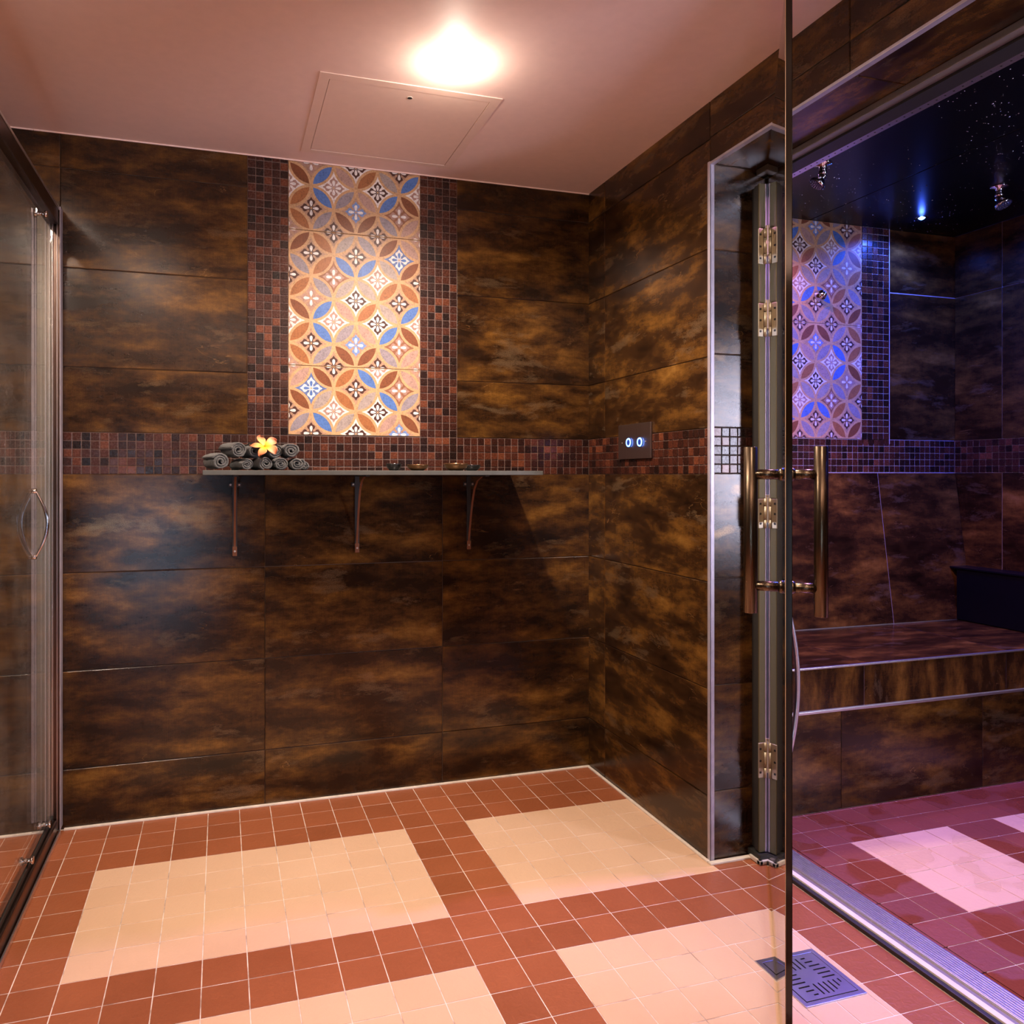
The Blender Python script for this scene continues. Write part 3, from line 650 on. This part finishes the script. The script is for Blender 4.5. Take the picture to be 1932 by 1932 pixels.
mb.poly([dp(l0, gt_, z1), dp(DL, gt_, z1), dp(DL, -gt_, z1), dp(l0, -gt_, z1)], M['edge']); mb.poly([dp(l0, gt_, z0), dp(DL, gt_, z0), dp(DL, -gt_, z0), dp(l0, -gt_, z0)], M['edge']); mb.poly([dp(l0, gt_, z0), dp(l0, -gt_, z0), dp(l0, -gt_, z1), dp(l0, gt_, z1)], M['edge'])
gp = mb.build('glass_pane', door, loc)
mb = MB(); mb.box((l0, -0.0045, 0.004), (DL, 0.0045, 0.0138), M['seal'], MD, bev=0.001); mb.build('bottom_seal', door, loc)
hd = MB(); LH = 0.84
for s_, k in ((1, 0.0634), (-1, 0.058)):
    hd.tube([dp(LH, s_ * k, z) for z in (0.862, 0.8625, 1.1775, 1.178)], [0.0115, 0.0123, 0.0123, 0.0115], M['bronze'], 28)
    for z in (1.126, 0.914):
        hd.tube([dp(LH, s_ * 0.0065, z), dp(LH, s_ * k, z)], 0.0095, M['bronze'], 24)
        hd.tube([dp(LH, s_ * 0.0062, z), dp(LH, s_ * 0.0105, z), dp(LH, s_ * 0.0145, z)], [0.0125, 0.0125, 0.0098], M['bronze'], 24)
hh = hd.build('handle', door, loc); hh['label'] = 'brushed bronze pull bars on both faces'
for zc0, zc1 in ((1.738, 1.844), (1.527, 1.627), (0.971, 1.060), (0.247, 0.352)):
    hb = MB(); zm = (zc0 + zc1) / 2; hgt = zc1 - zc0
    hb.box((1.4925, 1.8475, zc0), (1.5105, 1.8515, zc1 - 0.004), M['brass'], bev=0.001)
    for q_, (za, zb) in enumerate(((0, 0.27), (0.29, 0.71), (0.73, 0.97))): hb.lathe([(0.0042, zc0 + hgt * za), (0.0042, zc0 + hgt * zb)], M['brass'], 16, Matrix.Translation((1.514, 1.8455, 0)))
    hb.box((-0.004, 0.0062, zc0 + hgt * 0.2), (0.011, 0.0125, zc1 + 0.008), M['brass'], MD, bev=0.0015); hb.box((0.004, 0.0062, zc0 + hgt * 0.2), (0.034, 0.0085, zc1), M['brass'], MD, bev=0.001)
    hn = hb.build('hinge', door, loc)
    for fz in (0.15, 0.47, 0.80):
        sb = MB(); sb.lathe([(0.0036, 0), (0.0030, 0.0010), (0.0016, 0.0004)], M['rubber_shade'], 14, Matrix.Translation((1.4985, 1.8474, zc0 + hgt * fz)) @ Matrix.Rotation(R(90), 4, 'X')); sb.build('screw', hn, loc)

# ------------------------------------------------------------------ shower nozzles, knob, hose
def nozzle(x, y, tilt, az, label):
    e = empty('shower_nozzle', (x, y, CEIL), label, 'shower nozzle', None); T_ = Matrix.Translation((x, y, CEIL))
    mb = MB(); mb.lathe([(0.004, -0.0004), (0.030, -0.0005), (0.029, -0.004), (0.012, -0.008), (0.0115, -0.024), (0.014, -0.026), (0.014, -0.036), (0.011, -0.040)], M['chrome'], 30, T_); mb.build('mount', e, (x, y, CEIL))
    Q = Matrix.Translation((x, y, CEIL - 0.044)) @ Matrix.Rotation(az, 4, 'Z') @ Matrix.Rotation(tilt, 4, 'X')
    mb = MB(); mb.lathe([(0.004, 0.010), (0.013, 0.006), (0.015, 0.0), (0.013, -0.007), (0.0165, -0.013), (0.0275, -0.026), (0.0285, -0.034), (0.0265, -0.036)], M['chrome'], 30, Q, cap=False); mb.lathe([(0.0265, -0.0355), (0.001, -0.0355)], M['nozzle'], 30, Q)
    hd_ = mb.build('head', e, (x, y, CEIL))
    mb = MB()
    for rr, n_ in ((0.007, 6), (0.014, 11), (0.021, 16)):
        for k in range(n_):
            a = 2 * math.pi * k / n_; mb.lathe([(0.0016, -0.0355), (0.0011, -0.0375)], M['chrome'], 8, Q @ Matrix.Translation((rr * math.cos(a), rr * math.sin(a), 0)))
    mb.build('jets', hd_, (x, y, CEIL))
    return e
nozzle(2.010, 2.160, R(38), R(62), 'chrome spray nozzle tilted sideways on the black ceiling close to the glass door edge')
nozzle(2.803, 2.140, R(-28), R(10), 'chrome round spray nozzle with blue face hanging beyond the blue ceiling light')
kb = MB(); Q = Matrix.Translation((2.446, YB, 1.891)) @ Matrix.Rotation(R(90), 4, 'X')
kb.lathe([(0.026, 0.0005), (0.026, 0.004), (0.0225, 0.008), (0.022, 0.020), (0.018, 0.024), (0.012, 0.026), (0.012, 0.034), (0.002, 0.037)], M['chrome'], 30, Q)
tag(kb.build('body_jet', None, (2.446, YB, 1.891)), 'round chrome spray jet on the patterned tiles inside the steam room', 'spray jet')
hs = MB(); pts = []
for k in range(33):
    t = k / 32; z = 0.78 - 0.585 * t; pts.append((1.626 + 0.062 * math.sin(math.pi * t) ** 0.8, 1.915, z))
hs.tube(pts, 0.0075, M['silver_hose'], 16)
hse = empty('shower_hose', (1.63, 1.915, 0.5), 'pale silver curved hose bowing out behind the glass door edge', 'hose')
hs.build('hose', hse, (1.63, 1.915, 0.5))
for z in (0.78, 0.195):
    mb = MB(); mb.lathe([(0.014, -0.006), (0.014, 0.004), (0.009, 0.012)], M['chrome'], 20, Matrix.Translation((1.628, 1.915, z)) @ Matrix.Rotation(R(90), 4, 'Y')); mb.build('wall_elbow', hse, (1.63, 1.915, 0.5))

# ------------------------------------------------------------------ floor drain
dr = empty('floor_drain', (1.262, 1.396, 0), 'square steel floor drain grate set in the beige tiles under the glass door', 'floor drain')
DLc = (1.262, 1.396, 0); x0, x1, y0, y1 = 1.182, 1.342, 1.316, 1.476
mb = MB()
for a, b in (((x0, y0), (x0 + 0.011, y1)), ((x1 - 0.011, y0), (x1, y1)), ((x0 + 0.011, y0), (x1 - 0.011, y0 + 0.011)), ((x0 + 0.011, y1 - 0.011), (x1 - 0.011, y1))): mb.box((a[0], a[1], 0.0), (b[0], b[1], 0.0030), M['steel'], bev=0.0006)
mb.poly([(x0, y0, -0.0005 + 0.0008), (x1, y0, 0.0003), (x1, y1, 0.0003), (x0, y1, 0.0003)], M['gap']); mb.build('frame', dr, DLc)
# grate with real slots, made by cutting cells
slots = []
cx_, cy_ = 1.262, 1.396
def slot_rects():
    out = []
    p_ = 0.0125; L_ = 0.036
    for k in range(6):    # four rotated banks
        o_ = -0.056 + k * 0.0132
        ln_ = (0.012, 0.021, 0.029, 0.034, 0.034, 0.034)[k]
        out.append((o_, 0.024, o_ + 0.0040, 0.024 + ln_))            # north bank, upright slots
    return out
banks = []
for q in range(4):
    for (a, b, c, d) in slot_rects():
        pts_ = [(a, b), (c, d)]; rp = []
        for (px_, py_) in pts_:
            for _ in range(q): px_, py_ = py_, -px_
            rp.append((px_, py_))
        banks.append((min(rp[0][0], rp[1][0]), min(rp[0][1], rp[1][1]), max(rp[0][0], rp[1][0]), max(rp[0][1], rp[1][1])))
xs = sorted({-0.067, 0.067} | {b[0] for b in banks} | {b[2] for b in banks}); ys = sorted({-0.067, 0.067} | {b[1] for b in banks} | {b[3] for b in banks})
bm = bmesh.new(); cache = {}
def V_(x, y):
    if (x, y) not in cache: cache[(x, y)] = bm.verts.new((cx_ + x, cy_ + y, 0.0032))
    return cache[(x, y)]
for i in range(len(xs) - 1):
    for k in range(len(ys) - 1):
        mx_, my_ = (xs[i] + xs[i + 1]) / 2, (ys[k] + ys[k + 1]) / 2
        if any(b[0] < mx_ < b[2] and b[1] < my_ < b[3] for b in banks): continue
        bm.faces.new((V_(xs[i], ys[k]), V_(xs[i + 1], ys[k]), V_(xs[i + 1], ys[k + 1]), V_(xs[i], ys[k + 1])))
ret = bmesh.ops.extrude_face_region(bm, geom=bm.faces[:])
for v in [g_ for g_ in ret['geom'] if isinstance(g_, bmesh.types.BMVert)]: v.co.z = 0.0018
mb = MB(); mb.bm(bm, M['steel']); mb.build('grate', dr, DLc)

# ------------------------------------------------------------------ shower enclosure on the left
en = empty('shower_enclosure', (-0.505, 1.6, 0), 'sliding glass shower screen with satin metal frame against the tiled wall', 'shower enclosure'); EL = (-0.505, 1.6, 0)
YE = 0.75
mb = MB(); mb.box((-0.5485, 2.612, 0.05), (-0.509, 2.646, 1.93), M['satin'], bev=0.001); mb.box((-0.563, 2.604, 0.05), (-0.5535, 2.646, 1.95), M['bar'], bev=0.003); mb.box((-0.553, 2.608, 0.05), (-0.549, 2.646, 1.95), M['bar'], bev=0.001)
mb.box((-0.5085, 2.615, 0.02), (-0.481, 2.646, 1.958), M['dchrome'], bev=0.001)
mb.box((-0.5075, 2.608, 0.02), (-0.5025, 2.618, 1.965), M['alu'], bev=0.0012); mb.box((-0.4925, 2.610, 0.02), (-0.4905, 2.618, 1.965), M['alu'], bev=0.0005); mb.box((-0.4835, 2.606, 0.02), (-0.4805, 2.640, 1.962), M['bar'], bev=0.0008)
mb.build('wall_profile', en, EL)
mb = MB(); mb.box((-0.520, YE, 1.905), (-0.486, 2.606, 1.957), M['dchrome'], bev=0.003); mb.box((-0.488, YE, 1.951), (-0.4845, 2.606, 1.959), M['alu'], bev=0.001); mb.build('top_rail', en, EL)
mb = MB(); mb.box((-0.530, YE, 0.002), (-0.489, 2.606, 0.052), M['dchrome'], bev=0.006); mb.box((-0.486, YE, 0.0022), (-0.481, 2.612, 0.016), M['alu'], bev=0.001); mb.box((-0.512, YE, 0.0525), (-0.500, 2.604, 0.068), M['rubber_shade'], bev=0.002); mb.build('sill', en, EL)
mb = MB(); mb.box((-0.5085, 1.55, 0.068), (-0.5025, 2.603, 1.900), M['glass2']); gpn = mb.build('sliding_door', en, EL)
mb = MB(); mb.box((-0.5215, YE, 0.055), (-0.5155, 1.62, 1.904), M['glass2']); mb.build('fixed_pane', en, EL)
hb = MB()
for s_ in (1, -1):
    pts = []
    for k in range(25):
        t = k / 24; pts.append((-0.5055 + s_ * (0.004 + 0.031 * math.sin(math.pi * t)), 2.37, 1.082 - 0.189 * t))
    hb.tube(pts, [0.0028 + 0.0022 * math.sin(math.pi * k / 24) for k in range(25)], M['dchrome'] if s_ < 0 else M['chrome'], 14)
for z in (1.080, 0.895): hb.lathe([(0.007, -0.007), (0.007, 0.007)], M['chrome'], 18, Matrix.Translation((-0.5055, 2.37, z)) @ Matrix.Rotation(R(90), 4, 'Y'))
hb.build('handle', gpn, EL)['label'] = 'bowed chrome handle loop'
for y_, z_ in ((2.50, 0.085), (2.28, 0.085), (2.45, 1.885), (1.75, 1.885)):
    rb = MB(); rb.lathe([(0.012, -0.016), (0.012, -0.009), (0.006, -0.009), (0.006, 0.012), (0.011, 0.012), (0.010, 0.019)], M['chrome'], 22, Matrix.Translation((-0.5055, y_, z_)) @ Matrix.Rotation(R(90), 4, 'Y')); rb.box((-0.515, y_ - 0.010, z_ - (0.02 if z_ < 1 else 0)), (-0.5105, y_ + 0.010, z_ + (0 if z_ < 1 else 0.03)), M['chrome'], bev=0.001)
    rb.build('roller', gpn, EL)

# ------------------------------------------------------------------ wall shelf
sh = empty('wall_shelf', (0.49, 2.64, 1.125), 'long thin slate wall shelf on three copper brackets below the mosaic band', 'shelf'); SL = (0.49, 2.64, 1.125)
SX0, SX1, SYF, SZ0, SZ1 = -0.053, 1.030, 2.334, 1.1250, 1.1395
mb = MB(); mb.box((SX0, SYF, SZ0), (SX1, 2.6485, SZ1), M['shelf'], bev=0.0015); mb.build('shelf_board', sh, SL)
def bracket(x):
    bb = MB(); w_ = 0.0075
    prof = [(2.644, 0.868), (2.642, 0.895), (2.632, 0.93), (2.618, 0.98), (2.602, 1.03), (2.580, 1.075), (2.545, 1.105), (2.500, 1.1185), (2.495, 1.1195)]
    rib = []
    for i, (y, z) in enumerate(prof):
        for sgn in (-1, 1): rib.append((x + sgn * 0.0035, y, z))
        for sgn in (-1, 1): rib.append((x + sgn * 0.0035, y + 0.0035, z - 0.001))
    b = len(bb.v); bb.v += rib
    for i in range(len(prof) - 1):
        a = b + i * 4; c = a + 4
        for f in ((a, a + 1, c + 1, c), (a + 2, c + 2, c + 3, a + 3), (a, c, c + 2, a + 2), (a + 1, a + 3, c + 3, c + 1)): bb.face(f, M['copper'], None, False)
    bb.box((x - w_, 2.6435, 0.855), (x + w_, 2.6485, 1.125), M['rubber_shade'], bev=0.001)
    bb.box((x - w_, 2.6415, 0.853), (x + w_, 2.6475, 0.885), M['copper'], bev=0.0015)
    bb.box((x - w_, 2.44, 1.1205), (x + w_, 2.645, 1.1248), M['rubber_shade'], bev=0.001)
    bb.box((x - 0.020, 2.6440, 1.085), (x + 0.020, 2.6485, 1.100), M['rubber_shade'], bev=0.001)
    br = bb.build('bracket', sh, (x, 2.645, 1.0))
    for dx, z in ((-0.014, 1.0925), (0.014, 1.0925), (0, 0.869)):
        sb = MB(); sb.lathe([(0.0036, 0.0), (0.0033, 0.0018), (0.0015, 0.0012)], M['screw'], 16, Matrix.Translation((x + dx, 2.6440 if z > 1 else 2.6415, z)) @ Matrix.Rotation(R(90), 4, 'X')); sb.build('screw', br, (x, 2.645, 1.0))
for x in (0.043, 0.457, 0.871): bracket(x)

# towels
def towel(x, y, z, r, length, yaw, label, sq=0.86, turns=3.0, ph=0.0, seed=0):
    rnd = random.Random(seed); mb = MB(); n = 64; L = 10; m = M['towel']
    zb = SZ1 + z
    ring = []
    r0 = r * 0.12; th_ = (r - r0) / (turns + 0.5)
    for i in range(n + 1):
        t = i / n; a = ph + t * turns * 2 * math.pi; rc = r0 + (r - r0 - th_ * 0.45) * t
        ring.append((a, rc))
    cyaw, syaw = math.cos(yaw), math.sin(yaw)
    def P_(xx, yy, zz):   # local: y along axis towards the wall
        q = Vector((xx * 31 + seed, yy * 31, zz * 31)); dn = noise.noise(q * 1.1) * 0.0042 + noise.noise(q * 6) * 0.0016
        l = math.hypot(xx, zz) + 1e-6; xx += xx / l * dn; zz += zz / l * dn
        return (x + xx * cyaw - yy * syaw, y + xx * syaw + yy * cyaw, max(SZ1 + 0.0003, zb + r * sq + zz * sq))
    for side in (0, 1):
        pass
    cols = []
    for a, rc in ring:
        ri, ro = rc - th_ * 0.40, rc + th_ * 0.45
        cols.append((a, ri, ro))
    b = len(mb.v)
    for (a, ri, ro) in cols:
        bulge = 0.004 * math.sin(a * 3 + seed)
        for rr, kk in ((ri, 0), ((ri + ro) / 2, 0.0028), (ro, 0)):      # front end (rounded)
            mb.v.append(P_(rr * math.cos(a), -kk + bulge * 0.2, rr * math.sin(a)))
        for j in range(1, L + 1):
            mb.v.append(P_(ro * math.cos(a), length * j / L, ro * math.sin(a)))
        mb.v.append(P_(ri * math.cos(a), length, ri * math.sin(a)))
    S_ = 3 + L + 1
    for i in range(n):
        for j in range(S_ - 1):
            mb.face((b + i * S_ + j, b + i * S_ + j + 1, b + (i + 1) * S_ + j + 1, b + (i + 1) * S_ + j), m, None, True)
        mb.face((b + i * S_ + S_ - 1, b + i * S_, b + (i + 1) * S_, b + (i + 1) * S_ + S_ - 1), m, None, True)
    mb.face([b + n * S_ + j for j in range(S_)], m)
    o = mb.build('rolled_towel', None, (x, y, SZ1)); return tag(o, label, 'towel', 'rolled charcoal towels stacked on the shelf')
yw = R(28)
def sx(px, y): return y * math.tan(math.atan((px - 842) / 1430) + TH)
def sz(py, x, y): return 1.124 - (py - 897) * (math.sin(TH) * x + math.cos(TH) * y) / 1430
TOW = [ # px centre, y front, base height, r, length, yaw, label
    (416, 2.385, 0.0, 0.0310, 0.075, R(24), 'large charcoal rolled towel at the lower end of the pile nearest the shelf end'),
    (466, 2.395, 0.0, 0.0215, 0.10, R(20), 'charcoal rolled towel in the lower row under the first upper roll'),
    (502, 2.390, 0.0, 0.0245, 0.13, R(12), 'charcoal rolled towel in the lower row directly below the flower'),
    (530, 2.400, 0.0, 0.0245, 0.13, R(8), 'fourth charcoal rolled towel of the lower row, fourth from the shelf end'),
    (561, 2.390, 0.0, 0.0255, 0.14, R(0), 'charcoal rolled towel in the lower row, closest to the bowls'),
    (450, 2.405, 0.037, 0.0290, 0.085, R(24), 'charcoal rolled towel in the upper row farthest from the bowls'),
    (482, 2.425, 0.037, 0.0280, 0.12, R(15), 'charcoal rolled towel in the upper row supporting the flower'),
    (518, 2.420, 0.037, 0.0260, 0.12, R(10), 'charcoal rolled towel in the upper row just past the flower'),
    (550, 2.410, 0.037, 0.0280, 0.12, R(6), 'charcoal rolled towel topmost at the bowl end of the pile')]
for i, (px, y, hb_, r, L_, ya, lb) in enumerate(TOW): towel(sx(px, y), y, hb_, r, L_, ya, lb, ph=random.uniform(0, 6), seed=i + 3, turns=2.6 + 0.3 * (i % 2))
ft = MB(); 
towel(sx(574, 2.47), 2.47, 0.0, 0.0175, 0.12, R(-3), 'small charcoal rolled towel peeping out behind the lowest roll beside the bowls', seed=21, turns=2.4)

# flower
fx, fy, fz = sx(499, 2.40), 2.398, sz(842, sx(499, 2.40), 2.40)
fe = empty('frangipani_flower', (fx, fy, fz), 'orange and yellow frangipani flower resting on top of the rolled towels', 'flower')
TF = Matrix.Translation((fx, fy, fz)) @ Matrix.Rotation(R(48), 4, 'X')
for k in range(5):
    pm = MB(); Lp, Wp = 0.043, 0.0145; nu, nv = 14, 8; a0 = R(98 + 72 * k); grid_ = []
    for i in range(nu + 1):
        t = i / nu; wd = Wp * (math.sin(math.pi * min(1, t * 0.94 + 0.06)) ** 0.72) * (0.45 + 0.75 * t) + 0.0008
        for j in range(nv + 1):
            s_ = j / nv * 2 - 1
            x_ = 0.001 + Lp * t; y_ = s_ * wd + 0.010 * math.sin(t * 2.2) * 0.6; z_ = 0.008 * math.sin(t * 2.0) + 0.0055 * s_ * t + 0.004 * s_ * s_ * t - 0.010 * t * t
            v_ = Matrix.Rotation(a0, 4, 'Z') @ Vector((x_, y_, z_)); grid_.append((TF @ v_, min(1, t * (0.86) + 0.22 * max(0, s_) ** 2 * t)))
    b = len(pm.v); pm.v += [tuple(g_[0]) for g_ in grid_]
    for i in range(nu):
        for j in range(nv):
            q = (i * (nv + 1) + j, (i + 1) * (nv + 1) + j, (i + 1) * (nv + 1) + j + 1, i * (nv + 1) + j + 1)
            pm.face([b + z for z in q], M['petal'], [(grid_[z][1], 0.5) for z in q], True)
    po = pm.build('petal', fe, (fx, fy, fz)); md = po.modifiers.new('s', 'SOLIDIFY'); md.thickness = 0.0009

# bowls
def bowl(px, y, rad, hgt, mo, mi, label):
    x = sx(px, y); T_ = Matrix.Translation((x, y, SZ1 + 0.0004)); e = MB()
    e.lathe([(0.001, 0.0), (rad * 0.52, 0.0), (rad * 0.56, 0.001), (rad * 0.86, hgt * 0.42), (rad * 0.98, hgt * 0.85), (rad, hgt), (rad * 0.965, hgt)], mo, 40, T_, cap=False)
    e.lathe([(rad * 0.965, hgt), (rad * 0.93, hgt * 0.8), (rad * 0.78, hgt * 0.42), (rad * 0.45, hgt * 0.16), (0.001, hgt * 0.13)], mi, 40, T_, cap=False)
    return tag(e.build('bowl', None, (x, y, SZ1)), label, 'bowl', 'small bowls on the shelf')
bowl(743, 2.47, 0.0265, 0.024, M['bowl_black'], M['bowl_black'], 'small deep black bowl on the shelf closest to the towels')
bowl(788, 2.43, 0.0375, 0.020, M['bowl_bronze'], M['bowl_in'], 'shallow bronze dish beside the small black bowl')
bowl(860, 2.42, 0.0420, 0.0245, M['bowl_bronze'], M['bowl_in'], 'wide bronze bowl with copper rim partly covering a black bowl')
bowl(890, 2.55, 0.0320, 0.022, M['bowl_black'], M['bowl_black'], 'black bowl tucked behind the wide bronze bowl')

# ------------------------------------------------------------------ switch plate
sw = empty('switch_plate', (XR - 0.004, 2.303, 1.240), 'square metal switch plate with two glowing blue ring buttons on the mosaic band', 'switch'); SW = (XR - 0.004, 2.303, 1.240)
mb = MB(); mb.box((XR - 0.0075, 2.198, 1.181), (XR - 0.0005, 2.409, 1.301), M['plate'], bev=0.0012); mb.build('plate', sw, SW)
for py_, pz_ in ((1187, 832), (1208, 831)):
    yy = (XR - 0.008) / math.tan(math.atan((py_ - 842) / 1430) + TH); zz = sz(pz_ + 3, XR, yy)
    Q = Matrix.Translation((XR - 0.0075, yy, zz)) @ Matrix.Rotation(R(-90), 4, 'Y')
    bt = MB(); bt.lathe([(0.0150, 0), (0.0150, 0.0030), (0.0130, 0.0040), (0.001, 0.0040)], M['blue_core'], 28, Q); b_ = bt.build('button', sw, SW); b_['label'] = 'blue push button'
    rg = MB(); rg.lathe([(0.0152, 0.0025), (0.0146, 0.0048), (0.0112, 0.0048), (0.0104, 0.0041)], M['blue_ring'], 28, Q, cap=False); rg.build('light_ring', b_, SW)
for px_ in (1177, 1222):
    yy = XR / math.tan(math.atan((px_ - 842) / 1430) + TH); s_ = MB(); s_.lathe([(0.0028, 0), (0.002, 0.0016), (0.001, 0.0016)], M['screw'], 14, Matrix.Translation((XR - 0.0075, yy, 1.237)) @ Matrix.Rotation(R(-90), 4, 'Y')); s_.build('screw', sw, SW)

# ------------------------------------------------------------------ water droplets on the steam ceiling
dm = MB(); rnd = random.Random(3)
bm0 = bmesh.new(); bmesh.ops.create_icosphere(bm0, subdivisions=1, radius=1.0); bv = [v.co.copy() for v in bm0.verts]; bf = [[v.index for v in f.verts] for f in bm0.faces]; bm0.free()
for _ in range(1500):
    x = 1.70 + rnd.random() * 1.5; y = 0.9 + rnd.random() * 1.75
    if noise.noise(Vector((x * 2.2, y * 2.2, 3))) < -0.12 and rnd.random() < 0.7: continue
    r = rnd.uniform(0.0006, 0.0021) * (1.7 if rnd.random() < 0.05 else 1); b = len(dm.v)
    for v in bv: dm.v.append((x + v.x * r, y + v.y * r, CEIL - 0.0001 + v.z * r * 0.7))
    for f in bf: dm.face([b + i for i in f], M['water'], None, True)
tag(dm.build('water_droplets'), 'tiny water droplets scattered over the black steam room ceiling', 'water droplets', kind='stuff')
